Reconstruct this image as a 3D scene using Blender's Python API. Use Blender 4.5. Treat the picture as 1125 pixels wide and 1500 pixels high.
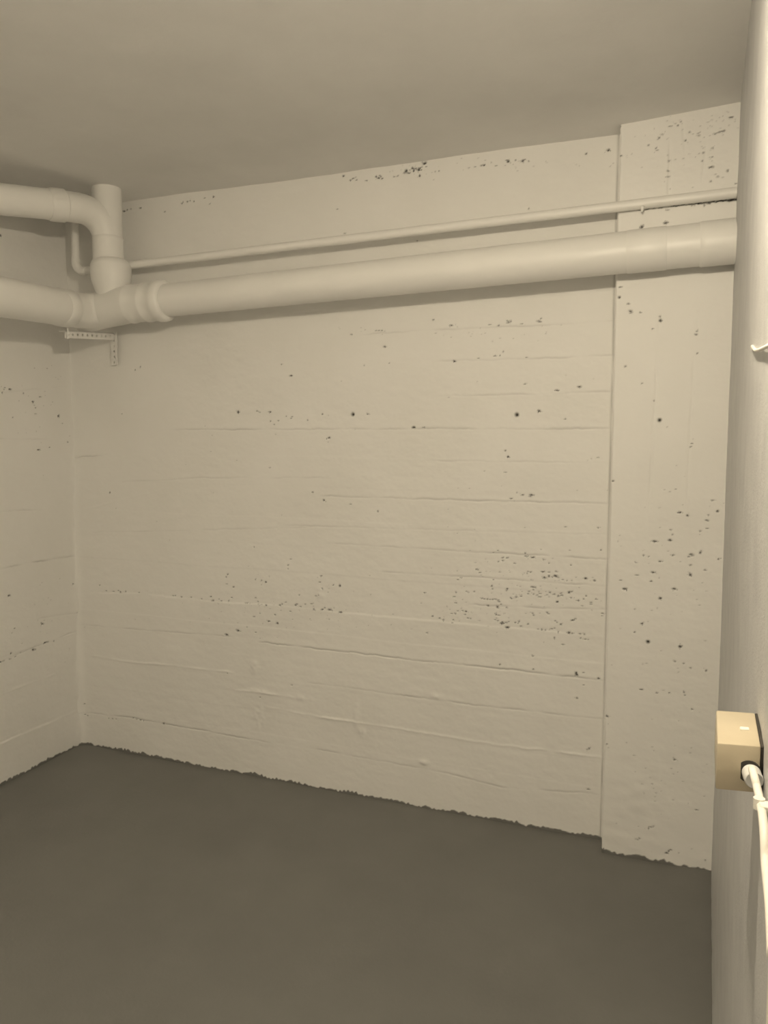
import bpy, bmesh, math
import numpy as np
from mathutils import Vector, Matrix

# ------------------------------------------------------------------ reset
for o in list(bpy.data.objects):
    bpy.data.objects.remove(o, do_unlink=True)
scene = bpy.context.scene
COL = scene.collection

# ------------------------------------------------------------------ camera
EYE = np.array([0.0, 0.0, 1.45])
F_PX, YAW, PITCH, ROLL, PPY = 1092.84, 0.36467, 0.07843, 0.0021, 729.67


def cam_axes():
    f = np.array([-math.sin(YAW) * math.cos(PITCH), math.cos(YAW) * math.cos(PITCH), -math.sin(PITCH)])
    r = np.array([math.cos(YAW), math.sin(YAW), 0.0])
    u = np.cross(r, f)
    r2 = r * math.cos(ROLL) + u * math.sin(ROLL)
    return r2, np.cross(r2, f), f


RGT, UPV, FWD = cam_axes()
cam_d = bpy.data.cameras.new('camera')
cam = bpy.data.objects.new('camera', cam_d)
COL.objects.link(cam)
cam.matrix_world = Matrix([[RGT[i], UPV[i], -FWD[i], EYE[i]] for i in range(3)] + [[0, 0, 0, 1]])
cam_d.sensor_fit = 'VERTICAL'
cam_d.sensor_height = 36.0
cam_d.sensor_width = 27.0
cam_d.lens = F_PX * 36.0 / 1500.0
cam_d.shift_y = (PPY - 750.0) / 1500.0
cam_d.clip_start = 0.01
cam_d.clip_end = 50
scene.camera = cam

# ------------------------------------------------------------------ world, light, exposure
world = bpy.data.worlds.new('world')
scene.world = world
world.use_nodes = True
world.node_tree.nodes['Background'].inputs[0].default_value = (0.010, 0.009, 0.008, 1)
world.node_tree.nodes['Background'].inputs[1].default_value = 1.0
BULB = np.array([-0.12, 0.74, 2.10])          # the main lamp of the cellar
BULB_STRENGTH = 1310.0
FILL_STRENGTH = 29.0
BULB_COLOR = (1.0, 0.86, 0.64, 1)
scene.view_settings.view_transform = 'Standard'
scene.view_settings.look = 'None'
scene.view_settings.gamma = 1.0
scene.view_settings.use_curve_mapping = False
scene.view_settings.exposure = 0.0

# ------------------------------------------------------------------ room measures (metres)
YW = 2.714          # back wall
YC = 2.6322         # face of the pier
XC = -0.1816        # left edge of the pier
XL = -2.5765        # left wall
ZC = 2.4763         # ceiling
YR = -2.6           # wall behind
TOPZ = 2.53
PX0, PS = 0.062, 0.0425      # right wall: X = PX0 + PS * Y


def rwx(y):
    return PX0 + PS * y


def look(px, py):
    d = RGT * ((px - 562.5) / F_PX) - UPV * ((py - PPY) / F_PX) + FWD
    return d


def on_plane(px, py, axis, val):
    """survey: point of a room plane that was read off at this spot"""
    d = look(px, py)
    return EYE + d * ((val - EYE[axis]) / d[axis])


# ------------------------------------------------------------------ noise
def vnoise(u, v, su, sv, seed):
    rs = np.random.RandomState(seed)
    T = rs.rand(257, 257).astype(np.float32) * 2 - 1
    a = u / su + 37.3
    b = v / sv + 91.7
    i = np.floor(a).astype(int)
    j = np.floor(b).astype(int)
    fa = a - i
    fb = b - j
    fa = fa * fa * (3 - 2 * fa)
    fb = fb * fb * (3 - 2 * fb)
    i0, i1, j0, j1 = i % 257, (i + 1) % 257, j % 257, (j + 1) % 257
    return (T[i0, j0] * (1 - fa) * (1 - fb) + T[i1, j0] * fa * (1 - fb)
            + T[i0, j1] * (1 - fa) * fb + T[i1, j1] * fa * fb)


def sstep(a, b, x):
    t = np.clip((x - a) / (b - a), 0, 1)
    return t * t * (3 - 2 * t)


# ------------------------------------------------------------------ materials
def new_mat(name):
    m = bpy.data.materials.new(name)
    m.use_nodes = True
    nt = m.node_tree
    return m, nt, nt.nodes['Principled BSDF']


def noise_node(nt, scale, detail=4, rough=0.6):
    tc = nt.nodes.new('ShaderNodeTexCoord')
    n = nt.nodes.new('ShaderNodeTexNoise')
    n.inputs['Scale'].default_value = scale
    n.inputs['Detail'].default_value = detail
    n.inputs['Roughness'].default_value = rough
    nt.links.new(tc.outputs['Object'], n.inputs['Vector'])
    return n


def ramp_mix(nt, fac, c0, c1, lo=0.3, hi=0.7):
    r = nt.nodes.new('ShaderNodeValToRGB')
    r.color_ramp.elements[0].position = lo
    r.color_ramp.elements[1].position = hi
    r.color_ramp.elements[0].color = (*c0, 1)
    r.color_ramp.elements[1].color = (*c1, 1)
    nt.links.new(fac, r.inputs[0])
    return r.outputs[0]


def attr_over(nt, base, attr, color):
    a = nt.nodes.new('ShaderNodeAttribute')
    a.attribute_name = attr
    m = nt.nodes.new('ShaderNodeMix')
    m.data_type = 'RGBA'
    nt.links.new(a.outputs['Fac'], m.inputs[0])
    nt.links.new(base, m.inputs[6])
    m.inputs[7].default_value = (*color, 1)
    return m.outputs[2]


def add_bump(nt, bsdf, scale, strength, dist=0.002, detail=5):
    n = noise_node(nt, scale, detail, 0.65)
    b = nt.nodes.new('ShaderNodeBump')
    b.inputs['Strength'].default_value = strength
    b.inputs['Distance'].default_value = dist
    nt.links.new(n.outputs[0], b.inputs['Height'])
    nt.links.new(b.outputs[0], bsdf.inputs['Normal'])


def paint_mat(name, c0, c1, rough, bscale, bstr, attrs=(), nscale=3.0, bdist=0.002, spec=0.35):
    m, nt, b = new_mat(name)
    n = noise_node(nt, nscale, 5, 0.6)
    col = ramp_mix(nt, n.outputs[0], c0, c1)
    for a, c in attrs:
        col = attr_over(nt, col, a, c)
    nt.links.new(col, b.inputs['Base Color'])
    b.inputs['Roughness'].default_value = rough
    b.inputs['Specular IOR Level'].default_value = spec
    if bstr:
        add_bump(nt, b, bscale, bstr, bdist)
    return m


FLOOR_C = (0.185, 0.183, 0.172)
PIT_SHADE_C = (0.022, 0.018, 0.013)
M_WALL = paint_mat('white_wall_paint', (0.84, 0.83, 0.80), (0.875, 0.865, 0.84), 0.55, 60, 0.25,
                   [('pit_shade', PIT_SHADE_C), ('floor_paint', FLOOR_C)])
M_CEIL = paint_mat('ceiling_paint', (0.79, 0.78, 0.76), (0.84, 0.83, 0.81), 0.6, 40, 0.35, nscale=4)
M_FLOOR = paint_mat('grey_floor_paint', (0.172, 0.170, 0.160), (0.200, 0.198, 0.186), 0.5, 90, 0.3, nscale=2.5)
M_RIGHT = paint_mat('grey_white_render', (0.54, 0.54, 0.545), (0.64, 0.64, 0.635), 0.42, 260, 0.8,
                    [('floor_paint', FLOOR_C)], nscale=9, bdist=0.0025, spec=0.5)
M_PIPE = paint_mat('white_pipe_paint', (0.84, 0.83, 0.80), (0.87, 0.86, 0.83), 0.38, 35, 0.12, nscale=5, spec=0.5)
M_STEEL = paint_mat('painted_steel', (0.82, 0.81, 0.785), (0.86, 0.85, 0.825), 0.45, 80, 0.2, nscale=20)
M_HOLE = paint_mat('dark_hole', (0.03, 0.027, 0.022), (0.05, 0.045, 0.037), 0.8, 50, 0.0)
M_BOX = paint_mat('cream_plastic', (0.50, 0.435, 0.315), (0.55, 0.48, 0.355), 0.4, 60, 0.12, nscale=18)
M_BOXB = paint_mat('dark_plastic', (0.035, 0.032, 0.026), (0.05, 0.045, 0.038), 0.6, 60, 0.0)
M_GLAND = paint_mat('light_grey_plastic', (0.62, 0.62, 0.60), (0.68, 0.68, 0.66), 0.4, 60, 0.05, nscale=18)
M_CABLE = paint_mat('white_cable_sheath', (0.80, 0.77, 0.70), (0.86, 0.83, 0.76), 0.4, 60, 0.1, nscale=30)
M_SHADE = paint_mat('white_enamel', (0.75, 0.75, 0.73), (0.78, 0.78, 0.76), 0.3, 60, 0.0)
m, nt, b = new_mat('bulb_glow')
b.inputs['Base Color'].default_value = (0.9, 0.9, 0.88, 1)
b.inputs['Emission Color'].default_value = BULB_COLOR
b.inputs['Emission Strength'].default_value = BULB_STRENGTH
M_BULB = m
m, nt, b = new_mat('fill_glow')
b.inputs['Base Color'].default_value = (0.85, 0.85, 0.83, 1)
b.inputs['Emission Color'].default_value = BULB_COLOR
b.inputs['Emission Strength'].default_value = FILL_STRENGTH
M_FILL = m


# ------------------------------------------------------------------ mesh helpers
def empty(name, loc, label, cat, group=None):
    o = bpy.data.objects.new(name, None)
    o.empty_display_size = 0.05
    o.location = loc
    COL.objects.link(o)
    o['label'] = label
    o['category'] = cat
    if group:
        o['group'] = group
    bpy.context.view_layer.update()
    return o


def finish(name, me, mat, parent=None, smooth=True):
    o = bpy.data.objects.new(name, me)
    me.materials.append(mat)
    if smooth:
        me.polygons.foreach_set('use_smooth', [True] * len(me.polygons))
    COL.objects.link(o)
    if parent is not None:
        o.parent = parent
        o.matrix_parent_inverse = parent.matrix_world.inverted()
    return o


def bm_obj(name, bm, mat, parent=None, smooth=True, auto=None):
    bmesh.ops.recalc_face_normals(bm, faces=bm.faces)
    me = bpy.data.meshes.new(name)
    bm.to_mesh(me)
    bm.free()
    o = finish(name, me, mat, parent, smooth)
    if auto:
        me.set_sharp_from_angle(angle=math.radians(auto))
    return o


def grid_mesh(name, P, attrs, mat, flip=False):
    """P: (nu, nv, 3) array of points"""
    nu, nv = P.shape[:2]
    me = bpy.data.meshes.new(name)
    idx = np.arange(nu * nv).reshape(nu, nv)
    a, b_, c, d = idx[:-1, :-1], idx[1:, :-1], idx[1:, 1:], idx[:-1, 1:]
    q = np.stack([a, b_, c, d] if not flip else [a, d, c, b_], -1).reshape(-1, 4)
    nq = len(q)
    me.vertices.add(nu * nv)
    me.vertices.foreach_set('co', P.reshape(-1).astype(np.float32))
    me.loops.add(nq * 4)
    me.loops.foreach_set('vertex_index', q.reshape(-1).astype(np.int32))
    me.polygons.add(nq)
    me.polygons.foreach_set('loop_start', np.arange(0, nq * 4, 4, dtype=np.int32))
    me.polygons.foreach_set('use_smooth', np.ones(nq, dtype=bool))
    for k, arr in attrs.items():
        at = me.attributes.new(k, 'FLOAT', 'POINT')
        at.data.foreach_set('value', arr.reshape(-1).astype(np.float32))
    me.update(calc_edges=True)
    me.materials.append(mat)
    o = bpy.data.objects.new(name, me)
    COL.objects.link(o)
    o['kind'] = 'structure'
    return o


def frames(pts):
    pts = [Vector(p) for p in pts]
    n = len(pts)
    tang = []
    for i in range(n):
        t = pts[min(i + 1, n - 1)] - pts[max(i - 1, 0)]
        tang.append(t.normalized())
    up = Vector((0, 0, 1))
    if abs(tang[0].dot(up)) > 0.9:
        up = Vector((0, 1, 0))
    x = tang[0].cross(up).normalized()
    out = []
    for i in range(n):
        if i:
            q = tang[i - 1].rotation_difference(tang[i])
            x = q @ x
        x = (x - tang[i] * x.dot(tang[i])).normalized()
        out.append((pts[i], x, tang[i].cross(x).normalized()))
    return out


def tube(bm, pts, rad, segs=32, cap=True):
    fr = frames(pts)
    if not hasattr(rad, '__len__'):
        rad = [rad] * len(fr)
    rings = []
    for (p, x, y), r in zip(fr, rad):
        rings.append([bm.verts.new(p + (x * math.cos(2 * math.pi * k / segs) + y * math.sin(2 * math.pi * k / segs)) * r)
                      for k in range(segs)])
    for a, b_ in zip(rings[:-1], rings[1:]):
        for k in range(segs):
            bm.faces.new((a[k], a[(k + 1) % segs], b_[(k + 1) % segs], b_[k]))
    if cap:
        bm.faces.new(rings[0][::-1])
        bm.faces.new(rings[-1])


def tube_obj(name, pts, rad, mat, parent, segs=32, auto=40):
    bm = bmesh.new()
    tube(bm, pts, rad, segs)
    return bm_obj(name, bm, mat, parent, True, auto)


def arc3(p0, p1, p2, rad, n=10):
    """rounded corner at p1 between p0 and p2"""
    p0, p1, p2 = Vector(p0), Vector(p1), Vector(p2)
    a, b_ = (p0 - p1).normalized(), (p2 - p1).normalized()
    th = a.angle(b_)
    t = rad / math.tan(th / 2)
    c = p1 + (a + b_).normalized() * (rad / math.sin(th / 2))
    s, e = p1 + a * t, p1 + b_ * t
    out = []
    vs, ve = s - c, e - c
    ang = vs.angle(ve)
    ax = vs.cross(ve).normalized()
    for i in range(n + 1):
        out.append(c + Matrix.Rotation(ang * i / n, 3, ax) @ vs)
    return out


def bevel_box(bm, lo, hi, bev=0.003, segs=2, mtx=None):
    r = bmesh.ops.create_cube(bm, size=1.0)
    vs = r['verts']
    for v in vs:
        v.co = Vector([lo[i] + (v.co[i] + 0.5) * (hi[i] - lo[i]) for i in range(3)])
    es = list({e for v in vs for e in v.link_edges})
    if bev:
        g = bmesh.ops.bevel(bm, geom=es, offset=bev, segments=segs, affect='EDGES', profile=0.5)
        vs = list({v for f in g['faces'] for v in f.verts} | {v for v in vs if v.is_valid})
    if mtx is not None:
        for v in bm.verts:
            if v in vs:
                v.co = mtx @ v.co


# ------------------------------------------------------------------ wall relief: survey of lines and holes
def P2(crop, pts):
    """points noted on an enlarged view: (left, top, enlargement)"""
    x0, y0, s = crop
    return [(x0 + p[0] / s, y0 + p[1] / s, p[2] if len(p) > 2 else 1.25) for p in pts]


b_, B_, T_ = 1.8, 2.5, 3.1
PITS_BACK = []
PITS_BACK += P2((620, 760, 3.75), [
    (385,185),(410,175),(560,190),(575,205),(600,213,b_),(560,205),(410,235),(435,215),(460,215),(435,230),(500,245),
    (660,225),(690,245),(810,255),(300,280),(310,295),(290,278),(420,292),(575,290),(590,293),(570,300),(655,292,b_),
    (690,293),(730,290),(665,325,b_),(690,318,b_),(710,322),(725,315,b_),(740,325),(765,335),(790,340),(815,340),
    (890,328,b_),(940,340),(210,325),(190,335),(375,370),(380,385),(385,335),(180,405),(235,400),(280,400),(245,405),
    (170,428),(460,385,b_),(455,395),(600,375,b_),(615,380),(605,390),(635,400),(640,410),(580,400),(575,412),(605,415),
    (625,420),(640,430),(695,405),(680,420),(720,415),(755,410),(760,420),(800,405,b_),(815,400),(810,435),(740,425),
    (880,440),(895,425),(950,442),(920,460),(920,470),(850,450),(870,480),(735,457,b_),(480,435),(485,440),(535,425),
    (510,430),(180,462),(320,438),(335,440),(350,442),(365,444),(380,444),(395,442),(410,448),(415,455),(425,470),
    (355,478,b_),(405,485,b_),(410,490),(455,488),(190,505),(215,505),(235,510,b_),(230,525),(245,545),(260,548),
    (175,520),(155,520),(160,570),(165,555),(400,525),(415,530),(395,555),(410,560),(430,575,b_),(455,570),(460,598,B_),
    (440,575),(505,570),(520,575),(535,590),(525,565),(470,565),(575,578),(600,520),(605,530),(680,515),(690,522),
    (725,560),(735,570),(755,580),(720,600),(695,610),(705,605),(820,558,b_),(835,550),(630,607),(650,610),(670,612),
    (740,622),(800,627,b_),(820,630),(860,632),(885,635),(865,655),(905,665),(890,662),(720,652),(985,520),(985,535),
    (765,690),(600,755),(420,800),(605,825),(840,848,b_),(843,857,b_),(880,845),(962,877,b_),(880,912),(20,625),(5,405),
    (780,45),(960,50),(805,172),(975,172),(110,555),(90,545),(50,535)])
PITS_BACK += P2((100, 780, 2.8125), [
    (128,218),(155,240),(185,243),(213,246,b_),(205,240),(235,243),(290,248),(430,260),(440,262),(465,266),(505,268),
    (548,275),(587,265,b_),(595,281,b_),(620,275),(630,282),(660,282),(672,268),(730,292),(735,290),(770,270),(780,285),
    (795,298),(815,300),(870,300,b_),(880,296),(895,288),(935,300,b_),(940,295),(955,305),(975,296),(1000,295),
    (1010,315),(1012,320),(1045,318,b_),(1055,312),(1075,320,b_),(1120,330,b_),(655,173),(650,183),(652,212),
    (680,225,b_),(770,195),(795,198),(812,205,b_),(950,258),(1030,258),(1020,262),(1045,232),(1068,248),(1040,180),
    (1035,205),(1090,218),(1117,220,b_),(915,110),(905,135),(905,150),(765,60),(790,335),(765,347),(825,366,b_),
    (850,340),(860,375,b_),(915,325),(735,390),(697,405,B_),(650,422,B_),(770,412),(920,630),(790,678),(655,580),
    (68,705),(390,788,b_),(265,765),(280,770),(295,774),(308,777),(165,767),(180,768),(195,769),(80,755),(70,748)])
PITS_BACK += P2((460, 200, 2.8125), [
    (120,162,b_),(150,180),(160,172),(170,168),(175,178),(215,180),(255,165,b_),(265,170,b_),(275,165),(270,160),
    (280,173),(345,162),(330,165),(375,148,b_),(380,140,b_),(390,150,b_),(395,138),(405,130,b_),(410,140,b_),(415,133),
    (420,130),(430,135,B_),(435,130,b_),(440,138),(445,125),(455,110,B_),(462,125),(435,160,b_),(500,145),(515,143),
    (640,130),(665,125),(700,118,b_),(690,120),(750,122),(800,103,b_),(795,98),(860,100,b_),(865,95),(830,98),(885,102),
    (1120,72),(95,298),(125,398),(425,430),(885,297),(800,762),(795,768),(810,758),(855,772),(925,762),(935,750),
    (565,778,b_),(490,755),(265,798),(280,798),(150,815),(720,775),(760,778)])
PITS_BACK += P2((0, 230, 3.75), [
    (500,170,b_),(682,298,b_),(700,290),(720,285),(772,280,b_),(1000,255),(1030,245),(1045,240),(1065,245),(905,300)])
PITS_BACK += [(268,296,1.2), (300,290,1.2), (312,288,b_), (308,298,1.2)]
PITS_BACK += P2((300, 440, 3.516), [
    (172,576,2.2),(337,575,b_),(270,570),(285,577),(340,622),(380,620),(358,640),(450,600),(420,598),(445,608),(605,587),
    (530,618),(762,588,T_),(840,586),(640,708,b_),(443,388,b_),(395,330),(925,238,b_),(820,335),(950,322),(880,155),
    (895,155),(910,155),(755,175),(335,862),(555,988),(612,1030,b_),(750,1050),(890,1088),(1075,655,b_)])
PITS_BACK += P2((580, 420, 3.309), [
    (268,187),(182,160),(540,165),(555,170),(545,175),(610,180),(690,165),(700,170),(495,188),(455,183),(282,361,b_),
    (400,347),(480,335),(505,333),(520,315),(632,343),(625,472),(780,502,b_),(888,485,b_),(585,621,T_),(693,603,b_),
    (820,643),(85,682,b_),(135,682),(530,795),(543,824,b_),(530,900),(978,827),(585,998),(613,1010,b_),(655,1010,b_),
    (650,1018),(557,1027)])
PITS_BACK += P2((0, 480, 3.309), [(530,800,b_),(590,418),(680,190),(655,205)])
PITS_BACK += P2((820, 1000, 3.0), [(75,68),(120,295),(130,290),(125,470)])
PITS_BACK += P2((860, 120, 4.166), [(130,418,b_)])
PITS_LEFT = P2((0, 480, 3.309), [
    (50,298,b_),(20,300),(12,315),(25,290),(113,318),(160,360,b_),(193,335),(172,388),(172,418),(62,435),(283,428,b_),
    (300,465),(325,555),(188,592,b_),(240,580),(165,195),(228,198)])
PITS_LEFT += P2((0, 780, 3.75), [
    (50,347,b_),(400,283),(235,503,b_),(228,498),(80,527),(420,440),(245,608,b_),(255,604,b_),(265,600),(297,597),
    (175,647),(185,645,b_),(197,643),(115,660),(60,665,b_),(55,695),(85,682),(5,712,b_),(20,706)])
PITS_LEFT += P2((0, 230, 3.75), [(8,430,b_)])
PIER_PITS_SHADE = P2((860, 400, 4.166), [
    (205,85),(200,148,b_),(252,187,b_),(266,232,b_),(268,242),(328,240),(445,265),(448,290,b_),(400,340),(670,355),
    (665,375),(672,490),(235,570),(335,675),(408,780),(443,898,2.7),(648,1015),(640,1040),(630,1060),(160,1270),(540,1318),
    (770,1388)])
PIER_PITS_SHADE += P2((860, 720, 4.166), [
    (415,306,B_),(445,427,b_),(402,495,b_),(448,654,b_),(372,920,T_),(563,130,b_),(613,147,b_),(740,145),(735,178,b_),
    (795,122,b_),(735,225),(690,243),(690,373,b_),(635,385,b_),(640,392),(622,398),(632,450),(630,510,b_),(720,480),
    (800,413),(505,298,b_),(510,235),(520,265),(522,390),(343,390),(375,398),(300,433),(305,510),(207,542),(230,596,b_),
    (530,596,b_),(390,548),(335,808,b_),(290,720),(290,860),(568,950,b_),(535,1038),(588,1050),(630,1078),(725,1095),
    (330,1210,b_),(425,1230),(500,1230),(597,1245),(590,1225),(640,1330),(122,1375,b_)])
PIER_PITS_SHADE += P2((860, 120, 4.166), [
    (192,272,b_),(882,213,b_),(757,518,b_),(780,314),(795,308),(810,303),(825,299),(838,296),(575,240),(555,265),
    (505,270),(460,320),(440,340),(600,355),(625,305),(680,310),(685,325),(420,405),(430,415),(375,385),(500,480),
    (497,540),(495,575),(710,430),(705,480),(770,400),(765,455),(800,575),(755,605),(860,540),(335,885,b_),(330,890),
    (480,860,b_),(490,780),(745,740),(715,750),(640,755),(910,620),(915,820),(205,450)])
PIER_PITS_SHADE += P2((820, 1000, 3.0), [
    (505,340,b_),(205,270),(210,150),(480,740),(470,750,b_),(488,735),(640,780),(410,630),(400,635),(390,641),(350,685),
    (340,688),(600,560),(192,730)])

def speckle(n, cx, cy, sx, sy, seed, r0=.7, r1=.94):
    q = np.random.RandomState(seed)
    return [(cx + sx * q.randn(), cy + sy * q.randn(), r0 + (r1 - r0) * q.rand()) for _ in range(n)]


PITS_BACK += speckle(70, 775, 870, 55, 32, 1) + speckle(30, 690, 880, 30, 30, 2) + speckle(45, 420, 890, 70, 25, 3) + speckle(22, 600, 250, 25, 5, 4)
PITS_BACK += speckle(40, 500, 900, 200, 12, 5) + speckle(25, 720, 485, 90, 6, 6) + speckle(60, 560, 700, 200, 120, 7) + speckle(25, 750, 240, 60, 5, 8)
PIER_PITS_SHADE += speckle(80, 1000, 215, 45, 32, 9) + speckle(60, 980, 860, 40, 110, 10) + speckle(50, 965, 1140, 40, 70, 11) + speckle(20, 1050, 175, 20, 8, 12)
PITS_LEFT += speckle(30, 60, 600, 30, 45, 13) + speckle(25, 70, 920, 35, 35, 14)
# painted shade: dark marks for the shadow gap under the thin pipe
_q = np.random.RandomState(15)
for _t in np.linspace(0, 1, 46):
    PIER_PITS_SHADE.append((915 + 163 * _t, 308.5 - 16.5 * _t + .8 * _q.randn(), .9 + (.3 + .9 * _t) * _q.rand()))

# lines left by the shuttering boards: (points, kind, strength)
LINES_BACK = [
    ([(540,489),(620,484),(800,476),(903,470)], 'g', .8), ([(650,529),(790,525),(903,520)], 'g', .8),
    ([(650,580),(750,578),(870,575),(900,574)], 'g', .8), ([(250,629),(420,629),(640,628),(890,628)], 'g', 1),
    ([(640,675),(735,676),(880,678)], 'g', .5), ([(480,727),(650,732),(890,738)], 'g', .9),
    ([(420,770),(700,778),(885,783)], 'g', .35),
    ([(500,797),(620,804),(889,819)], 'g', 1), ([(560,838),(678,844),(889,858.7)], 'g', .9),
    ([(700,886),(780,890.7),(887,893)], 'g', 1),
    ([(118,869),(203,869),(310,881),(409,887),(498,897),(620,908),(740,919),(880,932)], 's', 1.0),
    ([(390,942),(416,945),(498,954),(620,968),(713,977),(876,996)], 'g', 1.6),
    ([(460,1001),(489,1004),(613,1022),(778,1042),(884,1053)], 'g', 1.2),
    ([(349,1011),(380,1014),(420,1020)], 'r', 1.0),
    ([(400,1037),(462,1049),(560,1063),(720,1089),(880,1109)], 'r', .8),
    ([(470,1098),(524,1109),(631,1127),(738,1153),(880,1164)], 'g', .8),
    ([(118,1043),(196,1052),(239,1061),(327,1075),(384,1086)], 'g', 1.3),
    ([(121,915),(221,924),(330,932)], 'g', .7), ([(139,961),(196,970),(256,975),(331,984)], 'r', .9),
    ([(115,670),(151,666)], 'g', 1.2), ([(180,706),(300,700),(480,700)], 'g', .4), ([(140,780),(300,776),(460,772)], 'g', .35),
    ([(130,745),(240,716)], 'r', .25),
]
LINES_LEFT = [
    ([(0,643),(65,643)], 'g', .8), ([(0,749),(54,747)], 'g', .8), ([(0,833),(40,825),(101,815)], 'g', 1.2),
    ([(0,969),(40,953),(80,937),(110,925)], 'g', .9), ([(0,1017),(72,991)], 'r', .8), ([(0,1089),(60,1063),(107,1043)], 's', 1.2),
    ([(60,905),(112,898)], 'g', .5), ([(0,575),(90,566)], 'g', .4),
]


def paint_pits(pit_shade, disp, us, vs, uv, rs, mm_px, depth=0.006):
    """us, vs: grid coordinates; uv: list of (u, v, radius in px)"""
    for (pu, pv, r) in uv:
        rad = r * mm_px * (0.66 + 0.3 * rs.rand())
        el = 1.0 if r > 2.6 else 0.9 + 1.0 * rs.rand()
        i0, i1 = np.searchsorted(us, [pu - rad * 3, pu + rad * 3])
        j0, j1 = np.searchsorted(vs, [pv - rad * 3, pv + rad * 3])
        if i1 - i0 < 1 or j1 - j0 < 1:
            continue
        U, V = np.meshgrid(us[i0:i1] - pu, vs[j0:j1] - pv, indexing='ij')
        rr = np.sqrt((U / el) ** 2 + (V * el) ** 2)
        if r < 2.6:
            rr = rr * (1 + 0.22 * rs.randn(*rr.shape))
        k = np.clip(1.35 - rr / rad * 0.85, 0, 1)
        if r < 0.95:
            k *= 0.45
        k *= {True: 0.62 + 0.25 * rs.rand(), False: 1.0}[r < 1.5]
        pit_shade[i0:i1, j0:j1] = np.maximum(pit_shade[i0:i1, j0:j1], k)
        disp[i0:i1, j0:j1] -= k * depth * min(1.5, r / 1.8)


def add_lines(pit_shade, disp, us, vs, lines, rs, to_uv, fade=0.05):
    U = us[:, None]
    V = vs[None, :]
    for n, (pts, kind, st) in enumerate(lines):
        q = np.array([to_uv(*p) for p in pts])
        q = q[np.argsort(q[:, 0])]
        vl = np.interp(us, q[:, 0], q[:, 1])
        ends = sstep(q[0, 0] - fade, q[0, 0] + fade * .3, us) * (1 - sstep(q[-1, 0] - fade * .3, q[-1, 0] + fade, us))
        wob = vnoise(us, us * 0, 0.05, 1, 100 + n) * 0.0025 + vnoise(us, us * 0, 0.012, 1, 130 + n) * 0.0012
        on = np.clip(0.62 + 0.75 * vnoise(us, us * 0, 0.07, 1, 160 + n), 0.1, 1.25) * ends * st
        d = V - (vl + wob)[:, None]
        if kind == 'g':
            disp -= on[:, None] * 0.0026 * np.exp(-(d / 0.0031) ** 2)
            pit_shade[:] = np.maximum(pit_shade, np.clip(on[:, None], 0, 1.3) * 0.17 * np.exp(-(d / 0.0026) ** 2))  # dark tint along the groove, painted in to deepen its shade
            # upper board stands a little proud
            disp += on[:, None] * 0.0007 * np.where(d > 0, np.exp(-np.abs(d) / 0.03), 0)
        elif kind == 'r':
            disp += on[:, None] * 0.0032 * np.exp(-(d / 0.0042) ** 2)
            disp += on[:, None] * 0.0014 * np.where(d < 0, np.exp(-np.abs(d) / 0.03), 0)
        else:
            disp += on[:, None] * 0.0030 * (1 - sstep(-0.004, 0.004, d)) * np.exp(-np.abs(d) / 0.10)


def board_bands(us, vs, seed, h=0.118):
    """faint width-wise steps of the shuttering boards all over"""
    rs = np.random.RandomState(seed)
    edges = np.arange(-0.05, TOPZ + 0.3, h) + rs.randn(len(np.arange(-0.05, TOPZ + 0.3, h))) * 0.008
    off = rs.randn(len(edges) + 1) * 0.0003
    U, V = np.meshgrid(us, vs, indexing='ij')
    Vw = V + vnoise(U, U * 0, 0.3, 1, seed + 3) * 0.004
    out = np.zeros_like(U)
    for i, e in enumerate(edges):
        out += (off[i + 1] - off[i]) * sstep(e - 0.003, e + 0.003, Vw)
    return out


def base_relief(us, vs, seed):
    U, V = np.meshgrid(us, vs, indexing='ij')
    d = vnoise(U, V, 0.55, 0.45, seed) * 0.0030 + vnoise(U, V, 0.17, 0.11, seed + 1) * 0.0012
    d += vnoise(U, V, 0.045, 0.022, seed + 2) * 0.0005 + vnoise(U, V, 0.012, 0.009, seed + 4) * 0.00022
    return d


def ragged_floor_paint(us, vs, seed):
    h = 0.009 + 0.006 * vnoise(us, us * 0, 0.035, 1, seed) + 0.006 * vnoise(us, us * 0, 0.009, 1, seed + 1) \
        + 0.005 * vnoise(us, us * 0, 0.2, 1, seed + 2)
    h = np.maximum(h, 0.001)
    return np.clip((h[:, None] - vs[None, :]) / 0.003 + 0.5, 0, 1)


RS = np.random.RandomState(7)
STEP = 0.003
VS = np.arange(-0.01, TOPZ + STEP, STEP)

# --- back wall
us = np.concatenate([np.arange(-2.62, XC + 0.03, STEP), np.linspace(XC + 0.06, 0.40, 8)])
disp = base_relief(us, VS, 11) + board_bands(us, VS, 21)
uvp = lambda x, y: tuple(on_plane(x, y, 1, YW)[[0, 2]])
pit_shade = np.zeros_like(disp)
add_lines(pit_shade, disp, us, VS, LINES_BACK, RS, uvp)
paint_pits(pit_shade, disp, us, VS, [(*uvp(x, y), r) for x, y, r in PITS_BACK], RS, 0.0025)
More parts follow.
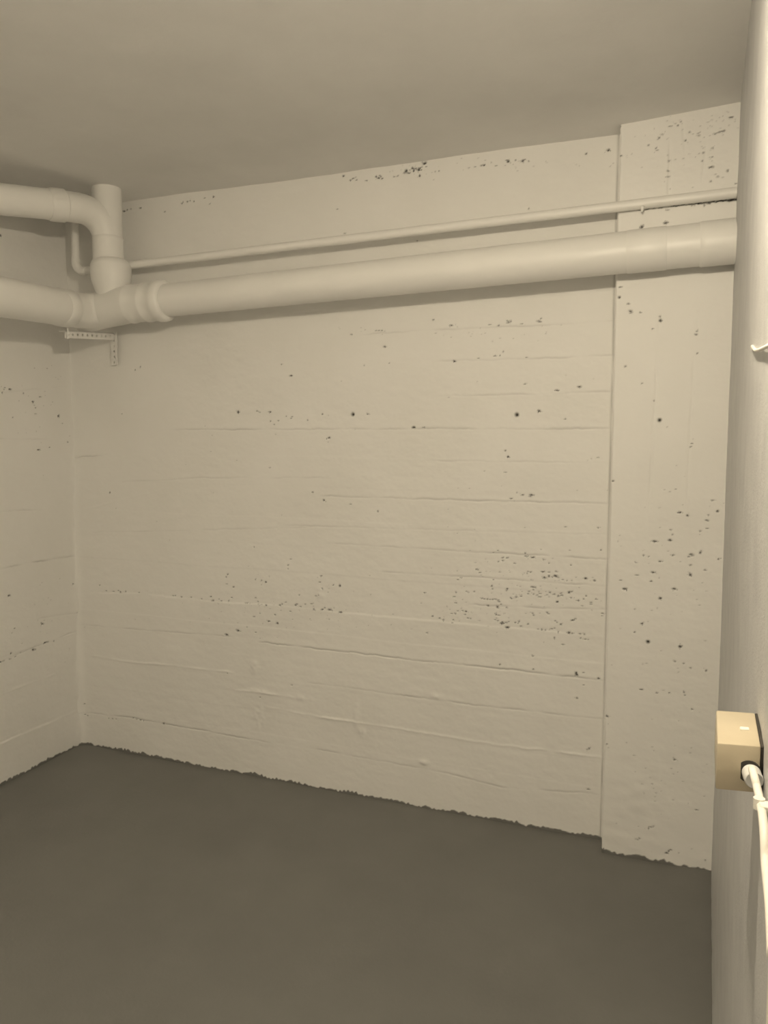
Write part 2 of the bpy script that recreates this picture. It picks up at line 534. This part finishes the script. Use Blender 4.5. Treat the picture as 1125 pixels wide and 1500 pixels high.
# lumps of plaster low on the wall and the rough fillet of the corner
U, V = np.meshgrid(us, VS, indexing='ij')
for (x, y, ru, rv, hgt) in [(372, 975, .02, .03, .004), (378, 1050, .03, .05, .003), (522, 1050, .012, .05, .004),
                            (530, 1072, .012, .016, .006), (640, 1020, .022, .010, .006), (380, 1012, .04, .008, .004),
                            (440, 1022, .05, .012, .003), (622, 1117, .02, .012, .005), (470, 872, .018, .025, .003)]:
    pu, pv = uvp(x, y)
    disp += hgt * np.exp(-((U - pu) / ru) ** 2 - ((V - pv) / rv) ** 2) * (1 + .6 * vnoise(U, V, .015, .015, 77))
fil = 0.022 * (1 + 0.5 * vnoise(V, V * 0, 0.12, 1, 55)) * (0.35 + 0.65 * (1 - sstep(0.6, 2.1, V)))
disp += fil * np.exp(-np.maximum(U - XL, 0) / 0.016)
groove_shade = np.exp(-((U - XC + 0.0105 + vnoise(V, V * 0, .2, 1, 401) * .002) / 0.0024) ** 2) * np.clip(.75 + .5 * vnoise(V, V * 0, .09, 1, 402), .25, 1)
disp -= groove_shade * 0.006
pit_shade = np.maximum(pit_shade, groove_shade * 0.40)  # dark colour painted in the groove for the shadow gap beside the pier
fp = ragged_floor_paint(us, VS, 31)
P = np.stack([U, YW - disp, V], -1)
grid_mesh('wall_back', P, {'pit_shade': pit_shade, 'floor_paint': fp}, M_WALL, flip=False)

# --- left wall
usl = np.concatenate([np.linspace(YR - 0.1, 1.84, 40), np.arange(1.85, YW + 0.03, STEP)])
disp = base_relief(usl, VS, 41) + board_bands(usl, VS, 51)
uvl = lambda x, y: tuple(on_plane(x, y, 0, XL)[[1, 2]])
pit_shade = np.zeros_like(disp)
add_lines(pit_shade, disp, usl, VS, LINES_LEFT, RS, uvl)
paint_pits(pit_shade, disp, usl, VS, [(*uvl(x, y), r) for x, y, r in PITS_LEFT], RS, 0.0026)
U, V = np.meshgrid(usl, VS, indexing='ij')
fil = 0.020 * (1 + 0.5 * vnoise(V, V * 0, 0.10, 1, 56)) * (0.35 + 0.65 * (1 - sstep(0.6, 2.1, V)))
disp += fil * np.exp(-np.maximum(YW - U, 0) / 0.016)
P = np.stack([XL + disp, U, V], -1)
grid_mesh('wall_left', P, {'pit_shade': pit_shade, 'floor_paint': ragged_floor_paint(usl, VS, 61)}, M_WALL, flip=True)

# --- pier in the right corner of the back wall: side, rounded arris, face
D = YW - YC + 0.02
R_ = 0.006
front = np.arange(XC + R_, 0.215, STEP)
path, nrm, uc = [], [], []
for t in np.linspace(YW + 0.02, YC + R_, 12):
    path.append((XC, t)); nrm.append((-1, 0)); uc.append(-1.0)
for a in np.linspace(0, math.pi / 2, 5)[1:-1]:
    path.append((XC + R_ - R_ * math.cos(a), YC + R_ - R_ * math.sin(a))); nrm.append((-math.cos(a), -math.sin(a))); uc.append(XC + R_ - R_ * math.cos(a))
for x in front:
    path.append((x, YC)); nrm.append((0, -1)); uc.append(x)
path, nrm = np.array(path), np.array(nrm)
uc = np.array(uc)
uu = np.where(uc < -0.9, XC - 0.001 - 0.003 * (np.arange(len(uc))[::-1] - (len(uc) - 12)), uc)
order_ok = np.all(np.diff(uu) > 0)
if not order_ok:
    uu = np.maximum.accumulate(uu) + np.arange(len(uu)) * 1e-7
disp = base_relief(uu, VS, 71) * 0.9
U, V = np.meshgrid(uu, VS, indexing='ij')
uvc = lambda x, y: tuple(on_plane(x, y, 1, YC)[[0, 2]])
# upright board joints on the pier
for (x0, y0, x1, y1, st) in [(966, 470, 950, 760, .8), (981, 225, 979, 290, 1.6), (1019, 470, 1006, 740, .8), (1033, 225, 1030, 250, .8),
                             (1001, 190, 1003, 215, .8)]:
    a, c = uvc(x0, y0), uvc(x1, y1)
    lu = a[0] + (V - a[1]) * (c[0] - a[0]) / (c[1] - a[1])
    w = sstep(min(a[1], c[1]) - .06, min(a[1], c[1]) + .02, V) * (1 - sstep(max(a[1], c[1]) - .02, max(a[1], c[1]) + .06, V))
    w = w * np.clip(.6 + .7 * vnoise(V, V * 0, .06, 1, 205), 0, 1.2)
    disp -= st * w * 0.0022 * np.exp(-((U - lu + vnoise(V, V * 0, .04, 1, 206) * .002) / .0035) ** 2)
# rougher near the foot
disp += (1 - sstep(0.15, 0.75, V)) * vnoise(U, V, .05, .03, 207) * 0.0016
pit_shade = np.zeros_like(disp)
paint_pits(pit_shade, disp, uu, VS, [(*uvc(x, y), r) for x, y, r in PIER_PITS_SHADE], RS, 0.00245)
wob = vnoise(V, V * 0, .22, 1, 208) * .0025 + vnoise(V, V * 0, .05, 1, 209) * .001
side = np.exp(-np.maximum(U - XC, 0) / 0.05)
P = np.stack([path[:, 0][:, None] + nrm[:, 0][:, None] * disp + wob * side,
              path[:, 1][:, None] + nrm[:, 1][:, None] * disp, V], -1)
grid_mesh('wall_pier', P, {'pit_shade': pit_shade, 'floor_paint': ragged_floor_paint(uu, VS, 81)}, M_WALL, flip=False)

# --- right wall, running slightly out of square, close beside the viewer
yr = np.concatenate([np.linspace(YR - 0.1, 0.6, 20), np.arange(0.62, 2.74, 0.008)])
zr = np.arange(-0.01, TOPZ + 0.008, 0.008)
U, V = np.meshgrid(yr, zr, indexing='ij')
disp = vnoise(U, V, .5, .6, 301) * .0025 + vnoise(U, V, .06, .12, 302) * .0008 + vnoise(U, V, .02, .03, 303) * .0004
P = np.stack([rwx(U) - disp, U, V], -1)
fpr = np.clip((0.012 + 0.006 * vnoise(yr, yr * 0, .03, 1, 304)[:, None] - zr[None, :]) / 0.008 + .5, 0, 1)
grid_mesh('wall_right', P, {'floor_paint': fpr}, M_RIGHT, flip=False)

# --- wall behind the viewer
xr = np.linspace(XL - 0.05, 0.3, 60)
zz = np.linspace(-0.01, TOPZ, 60)
U, V = np.meshgrid(xr, zz, indexing='ij')
P = np.stack([U, YR + vnoise(U, V, .4, .4, 311) * .003, V], -1)
grid_mesh('wall_rear', P, {'pit_shade': U * 0, 'floor_paint': U * 0}, M_WALL, flip=True)

# --- floor and ceiling
gx = np.arange(XL - 0.06, 0.36, 0.02)
gy = np.arange(YR - 0.1, YW + 0.08, 0.02)
U, V = np.meshgrid(gx, gy, indexing='ij')
hz = vnoise(U, V, .5, .5, 321) * .0015 + 0.010 * np.exp(-((U - .17) / .12) ** 2 - ((V - 2.64) / .15) ** 2)
grid_mesh('floor', np.stack([U, V, hz - .001], -1), {}, M_FLOOR, flip=False)
hc = vnoise(U, V, .45, .5, 331) * .0035 + vnoise(U, V, .12, .15, 332) * .0012 + vnoise(U, V, .05, .05, 333) * .0004
hc += 0.017 * np.clip((U + 0.20) / 0.40, 0, 1) * sstep(2.0, 2.6, V)
grid_mesh('ceiling', np.stack([U, V, ZC + hc], -1), {}, M_CEIL, flip=True)

# ------------------------------------------------------------------ drain pipe
YP = YW - 0.165


def bigz(x):
    return 2.012 + 0.0222 * (x + 1.712) - 0.09 * max(0.0, -2.10 - x)


XR_ = -2.200            # axis of the riser
drain = empty('drain_pipe', (XR_, YP, bigz(XR_)), 'thick white painted drain pipe with tee, riser and side branch under the ceiling', 'pipe')


def mp(x, dz=0.0):
    return (x, YP, bigz(x) + dz)


RM = 0.0648
tube_obj('straight_pipe', [mp(x) for x in np.linspace(-1.96, rwx(YP) - 0.002, 30)], RM, M_PIPE, drain, 40)
# coupling by the right wall
tube_obj('coupling', [mp(0.068), mp(0.072), mp(0.09), mp(rwx(YP) - 0.003)], [RM + .0005, RM + .0028, RM + .003, RM + .003], M_PIPE, drain, 40)
tube_obj('coupling', [mp(-0.145), mp(-0.141), mp(-0.03), mp(-0.026)], [RM + .0005, RM + .002, RM + .002, RM + .0005], M_PIPE, drain, 40)
# tee: run with stepped socket and lip
prof = [(-2.36, .071), (-2.355, .076), (-2.29, .077), (-2.285, .075), (-2.25, .0755), (-2.10, .0755), (-2.088, .0785), (-2.080, .0785),
        (-2.072, .0755), (-2.02, .0755), (-2.010, .0795), (-2.000, .0795), (-1.992, .0765), (-1.958, .0770), (-1.950, .0825), (-1.932, .0835),
        (-1.918, .0815), (-1.910, .075), (-1.908, .065)]
tee = tube_obj('tee_run', [mp(x) for x, r in prof], [r for x, r in prof], M_PIPE, drain, 48)
zt = bigz(XR_)
# branch of the tee: narrow neck, wide socket, reducing shoulder
prof = [(zt, .052), (zt + .055, .060), (zt + .080, .068), (zt + .112, .0785), (zt + .130, .0815), (zt + .170, .0815), (zt + .186, .0755), (zt + .194, .066), (zt + .198, .0605)]
tube_obj('tee_branch', [(XR_ + .012, YP, z) for z, r in prof], [r for z, r in prof], M_PIPE, drain, 40, 50)
# riser with collar
RR = 0.0585
tube_obj('riser', [(XR_, YP, z) for z in np.linspace(zt + .17, ZC + .01, 8)], RR, M_PIPE, drain, 36)
prof = [(zt + .180, .0605), (zt + .184, .0630), (zt + .196, .0630), (zt + .200, .0612), (zt + .275, .0612), (zt + .285, .0618), (zt + .290, .0585)]
tube_obj('riser_collar', [(XR_, YP, z) for z, r in prof], [r for z, r in prof], M_PIPE, drain, 36)
# swept branch coming from the left wall
th = math.radians(23)
dv = Vector((-math.sin(th), -math.cos(th), -0.120)).normalized()
j0 = Vector((XR_, YP, 2.300))
bp = j0 + Vector((0, 0, 0.092)) + dv * 0.075
far = bp + dv * 1.0
low = Vector((XR_, YP, 2.255))
curve = [low] + arc3(low, j0 + Vector((0, 0, .084)), bp + dv * .12, 0.11, 10)
tube_obj('branch_elbow', curve + [bp + dv * .14], RR, M_PIPE, drain, 36)
L1 = 0.8
tube_obj('branch_pipe', [bp + dv * s for s in np.linspace(.10, L1, 6)], RR - .001, M_PIPE, drain, 36)
tube_obj('branch_socket', [bp + dv * s for s in (.105, .109, .155, .160, .170)], [.0595, .0635, .0635, .0615, .0590], M_PIPE, drain, 36)
# bend at the left end of the run and the pipe along the left wall
ce = Vector(mp(-2.300))
sd = Vector((0.15, -1.0, -0.060)).normalized()
pend = ce + sd * 4.8
bend = arc3(Vector(mp(-2.10)), ce, pend, 0.085, 10)
tube_obj('bend', [Vector(mp(-2.24))] + bend + [ce + sd * .20], .0710, M_PIPE, drain, 40)
tube_obj('side_pipe', [ce + sd * s for s in np.linspace(.14, 4.9, 12)], .0705, M_PIPE, drain, 40)
tube_obj('side_socket', [ce + sd * s for s in (.155, .160, .215, .222)], [.071, .0745, .0745, .071], M_PIPE, drain, 40)

# ------------------------------------------------------------------ thin pipe above
YS = YW - 0.104
XV = -2.428


def smz(x):
    return 2.173 + 0.0165 * (x + 2.37)


thin = empty('water_pipe', (XV, YS, smz(XV)), 'thin white painted pipe running above the thick drain pipe', 'pipe')
cn = Vector((XV, YS, smz(XV)))
el = arc3((XV, YS, 2.45), cn, (0, YS, smz(0)), 0.04, 8)
tube_obj('straight_pipe', [(x, YS, smz(x)) for x in np.linspace(XV + .05, rwx(YS) - .002, 30)], .0165, M_PIPE, thin, 24)
tube_obj('elbow', [cn + Vector((0, 0, .055))] + el + [cn + Vector((.055, 0, .001))], .0180, M_PIPE, thin, 24)
tube_obj('riser', [(XV, YS, z) for z in np.linspace(smz(XV) + .045, ZC + .008, 6)], .0165, M_PIPE, thin, 24)
pd = on_plane(941, 303, 1, YS - .010)
bm = bmesh.new()
tube(bm, [(pd[0], YS - .012, smz(pd[0]) - .012), (pd[0], YS - .013, smz(pd[0]) - .019), (pd[0], YS - .013, smz(pd[0]) - .025), (pd[0], YS - .013, smz(pd[0]) - .029)],
     [.007, .006, .0042, .001], 12)
bm_obj('paint_drip', bm, M_PIPE, thin)

# ------------------------------------------------------------------ perforated bracket under the tee
br = empty('pipe_bracket', (-2.307, YW, 1.85), 'perforated steel angle bracket on back wall propping up the drain pipe tee', 'bracket')


def perforated(name, p0, along, across, normal, length, width, n, hr, thick, parent):
    """flat strip with a row of punched holes"""
    bm = bmesh.new()
    p0, a, c, nn = Vector(p0), Vector(along).normalized(), Vector(across).normalized(), Vector(normal).normalized()
    cell = length / n
    K = 8
    cache = {}

    def vert(x, y, k):
        key = (round(x, 5), round(y, 5), k)
        if key not in cache:
            cache[key] = bm.verts.new(p0 + a * x + c * y + nn * (thick * k))
        return cache[key]
    for i in range(n):
        cx, cy = (i + .5) * cell, width / 2
        sq = [(cell / 2, 0), (cell / 2, width / 2), (0, width / 2), (-cell / 2, width / 2), (-cell / 2, 0), (-cell / 2, -width / 2), (0, -width / 2), (cell / 2, -width / 2)]
        ci = [(hr * math.cos(2 * math.pi * k / K), hr * math.sin(2 * math.pi * k / K)) for k in range(K)]
        for k in range(K):
            k2 = (k + 1) % K
            for lv in (0, 1):
                bm.faces.new((vert(cx + sq[k][0], cy + sq[k][1], lv), vert(cx + sq[k2][0], cy + sq[k2][1], lv),
                              vert(cx + ci[k2][0], cy + ci[k2][1], lv), vert(cx + ci[k][0], cy + ci[k][1], lv)))
            bm.faces.new((vert(cx + ci[k][0], cy + ci[k][1], 0), vert(cx + ci[k2][0], cy + ci[k2][1], 0),
                          vert(cx + ci[k2][0], cy + ci[k2][1], 1), vert(cx + ci[k][0], cy + ci[k][1], 1)))
    bmesh.ops.remove_doubles(bm, verts=bm.verts, dist=1e-5)
    be = [e for e in bm.edges if e.is_boundary]
    if be:
        bmesh.ops.bridge_loops(bm, edges=be)
    return bm_obj(name, bm, M_STEEL, parent, False)


XB = -2.304
perforated('arm_flange', (XB, YW - .004, 1.917), (0.0, -.306, -.030), (0, 0, -1), (-1, 0, 0), .306, .029, 11, .0058, .0025, br)
bm = bmesh.new()
ang = math.atan2(.030, .306)
bevel_box(bm, (-.032, -.306, -.0025), (0, 0, 0), .0006, 1, Matrix.Translation((XB, YW - .004, 1.917)) @ Matrix.Rotation(ang, 4, 'X'))
bm_obj('arm_web', bm, M_STEEL, br, False)
leg = perforated('wall_leg', (XB - .016, YW - .024, 1.918), (0, 0, -1), (1, 0, 0), (0, 1, 0), .142, .033, 6, .0056, .0025, br)
bm = bmesh.new()
bevel_box(bm, (XB - .018, YW - .024, 1.776), (XB - .0155, YW - .003, 1.918), .0005, 1)
bm_obj('leg_web', bm, M_STEEL, br, False)
# tie rod with nut at the tip
yt = YW - .004 - .296
rod = tube_obj('tie_rod', [(XB + .006, yt, 1.855), (XB + .006, yt, 1.900)], .0038, M_STEEL, br, 10)
tube_obj('nut', [(XB + .006, yt, 1.872), (XB + .006, yt, 1.882)], .008, M_STEEL, rod, 6, 20)
for i in range(2):
    s = Vector((XB - .003, YW - .0245, 1.86 - i * .055))
    tube_obj('screw', [s + Vector((0.003, 0, 0)), s + Vector((0.003, -.0035, 0))], .0045, M_STEEL, leg, 10)

# ------------------------------------------------------------------ junction box on the right wall
jb = empty('junction_box', (rwx(.85) - .002, .85, 1.10), 'small cream plastic junction box on the grey right wall', 'junction box')
rot = Matrix.Translation((rwx(.80), .80, 1.0985)) @ Matrix.Rotation(-math.atan(PS), 4, 'Z') @ Matrix(((1, 0, 0, 0), (.20, 1, 0, .006), (0, 0, 1, 0), (0, 0, 0, 1)))


def jpt(x, y, z):
    return rot @ Vector((x, y, z))


bm = bmesh.new()
bevel_box(bm, (-.0425, 0, 0), (-.0025, .100, .0485), .0022, 2, rot)
body = bm_obj('body', bm, M_BOX, jb, True, 35)
bm = bmesh.new()
bevel_box(bm, (-.0028, .003, -.001), (.0010, .103, .047), .0008, 1, rot)
bm_obj('back_plate', bm, M_BOXB, jb, False)
bm = bmesh.new()
bevel_box(bm, (-.0200, .042, .0480), (-.011, .050, .0496), .0007, 1, rot)
bm_obj('lid_glint', bm, M_CABLE, body, True, 35)  # small white block standing in for the glint on the lid
# knock-out ring and grey gland on the front end
tube_obj('grommet', [jpt(-.0125, .002, .022), jpt(-.0125, -.0015, .022)], .0112, M_BOXB, jb, 24, 30)
tube_obj('gland', [jpt(-.0105, .002, .0215), jpt(-.0095, -.010, .0205), jpt(-.0085, -.016, .0205), jpt(-.0082, -.018, .0205)], [.0088, .0088, .0088, .0078], M_GLAND, jb, 24, 30)

# cable drooping from the gland
cab = empty('cable', tuple(jpt(-.0085, -.016, .0205)), 'white cable hanging from the cream junction box down the grey wall', 'cable')
cp = []
for (x, y, dY) in [(1102, 1127, .792), (1103, 1130, .780), (1106, 1142, .770), (1109, 1154, .764), (1114, 1177, .742), (1118, 1203, .712), (1120, 1230, .696),
                   (1122, 1260, .685), (1126, 1290, .660), (1134, 1330, .63), (1142, 1400, .60), (1150, 1500, .58)]:
    d = look(x, y)
    q = EYE + d * (dY / d[1])
    q[0] = min(q[0], rwx(dY) - .0045)
    cp.append(Vector(q))
cp.append(Vector((rwx(.575) - .0045, .575, .5)))
cp.append(Vector((rwx(.575) - .0045, .575, .03)))


def catmull(ps, n=6):
    out = []
    for i in range(len(ps) - 1):
        p0, p1, p2, p3 = ps[max(i - 1, 0)], ps[i], ps[i + 1], ps[min(i + 2, len(ps) - 1)]
        for k in range(n):
            t = k / n
            out.append(.5 * ((2 * p1) + (p2 - p0) * t + (2 * p0 - 5 * p1 + 4 * p2 - p3) * t * t + (3 * p1 - p0 - 3 * p2 + p3) * t ** 3))
    out.append(ps[-1])
    return out


tube_obj('sheath', catmull(cp), .0038, M_CABLE, cab, 14, 60)
cc = cp[4]
bm = bmesh.new()
tube(bm, [cc + Vector((-.0012, 0, .005)), cc + Vector((-.001, 0, -.005))], .0050, 14)
bevel_box(bm, (cc.x - .002, cc.y - .014, cc.z - .004), (rwx(cc.y) + .001, cc.y - .001, cc.z + .004), .0008, 1)
bm_obj('clip', bm, M_CABLE, cab, True, 40)
# ------------------------------------------------------------------ stub of wire higher on the right wall
ws = []
for (x, y, off) in [(1102, 507.5, .0030), (1104.5, 511, .0040), (1108, 513.5, .0046), (1116, 511, .0046), (1126, 506.5, .0046), (1138, 501, .0040), (1146, 499, -.003)]:
    d = look(x, y)
    t = (PX0 - off) / (d[0] - PS * d[1])
    ws.append(Vector(EYE + d * t))
wire = empty('wire_stub', tuple(ws[0]), 'short bent white wire sticking out of the grey right wall', 'wire')
tube_obj('wire', catmull(ws, 5), .0025, M_CABLE, wire, 10, 60)

# ------------------------------------------------------------------ the lamp on its wall arm, above the frame
lx, ly, lz = BULB
lamp = empty('wall_lamp', (rwx(ly), ly, lz + .09), 'wall lamp with white dish shade and glowing bulb above the junction box', 'lamp')
RIM, RIMZ = 0.105, 0.034


def lathe(name, prof, mat, segs=40, auto=40):
    bm = bmesh.new()
    rings = [[bm.verts.new((lx + r * math.cos(2 * math.pi * k / segs), ly + r * math.sin(2 * math.pi * k / segs), lz + z)) for k in range(segs)] for r, z in prof]
    for a, c in zip(rings[:-1], rings[1:]):
        for k in range(segs):
            bm.faces.new((a[k], a[(k + 1) % segs], c[(k + 1) % segs], c[k]))
    bm.faces.new(rings[0]); bm.faces.new(rings[-1])
    return bm_obj(name, bm, mat, lamp, True, auto)


bm = bmesh.new()
segs = 48
prof = [(RIM, RIMZ), (RIM * .8, RIMZ + .022), (RIM * .5, RIMZ + .04), (.024, RIMZ + .050), (.024, RIMZ + .053), (RIM * .5, RIMZ + .043), (RIM * .8, RIMZ + .025), (RIM + .002, RIMZ + .001)]
rings = [[bm.verts.new((lx + r * math.cos(2 * math.pi * k / segs), ly + r * math.sin(2 * math.pi * k / segs), lz + z)) for k in range(segs)] for r, z in prof]
for i in range(len(rings)):
    a, c = rings[i], rings[(i + 1) % len(rings)]
    for k in range(segs):
        bm.faces.new((a[k], a[(k + 1) % segs], c[(k + 1) % segs], c[k]))
bm_obj('shade', bm, M_SHADE, lamp, True, 50)
lathe('socket', [(.014, .032), (.0225, .036), (.0225, .105), (.012, .112)], M_GLAND)
lathe('bulb', [(.002, -.030), (.012, -.0275), (.022, -.020), (.028, -.010), (.030, 0), (.028, .010), (.022, .020), (.014, .030), (.0125, .0335)], M_BULB, 24, 60)
tube_obj('arm', [(lx, ly, lz + .105), (lx + .02, ly, lz + .118), (lx + .06, ly, lz + .12), (rwx(ly) - .008, ly, lz + .12)], .007, M_GLAND, lamp, 14, 60)
tube_obj('wall_plate', [(rwx(ly) - .014, ly, lz + .12), (rwx(ly) - .010, ly, lz + .12), (rwx(ly) + .001, ly, lz + .12)], [.03, .036, .036], M_GLAND, lamp, 28)

# ------------------------------------------------------------------ added fill light, shaped as a ceiling fitting behind the viewer
pl = empty('fill_light', (-1.25, -1.3, ZC - .03), 'added fill light, a long flat ceiling panel with glowing diffuser, out of view', 'lamp')
bm = bmesh.new()
bevel_box(bm, (-2.0, -1.42, ZC - .045), (-.5, -1.18, ZC + .004), .004, 2)
bm_obj('housing', bm, M_SHADE, pl, True, 40)
bm = bmesh.new()
bevel_box(bm, (-1.98, -1.40, ZC - .058), (-.52, -1.20, ZC - .044), .004, 2)
bm_obj('diffuser', bm, M_FILL, pl, True, 40)
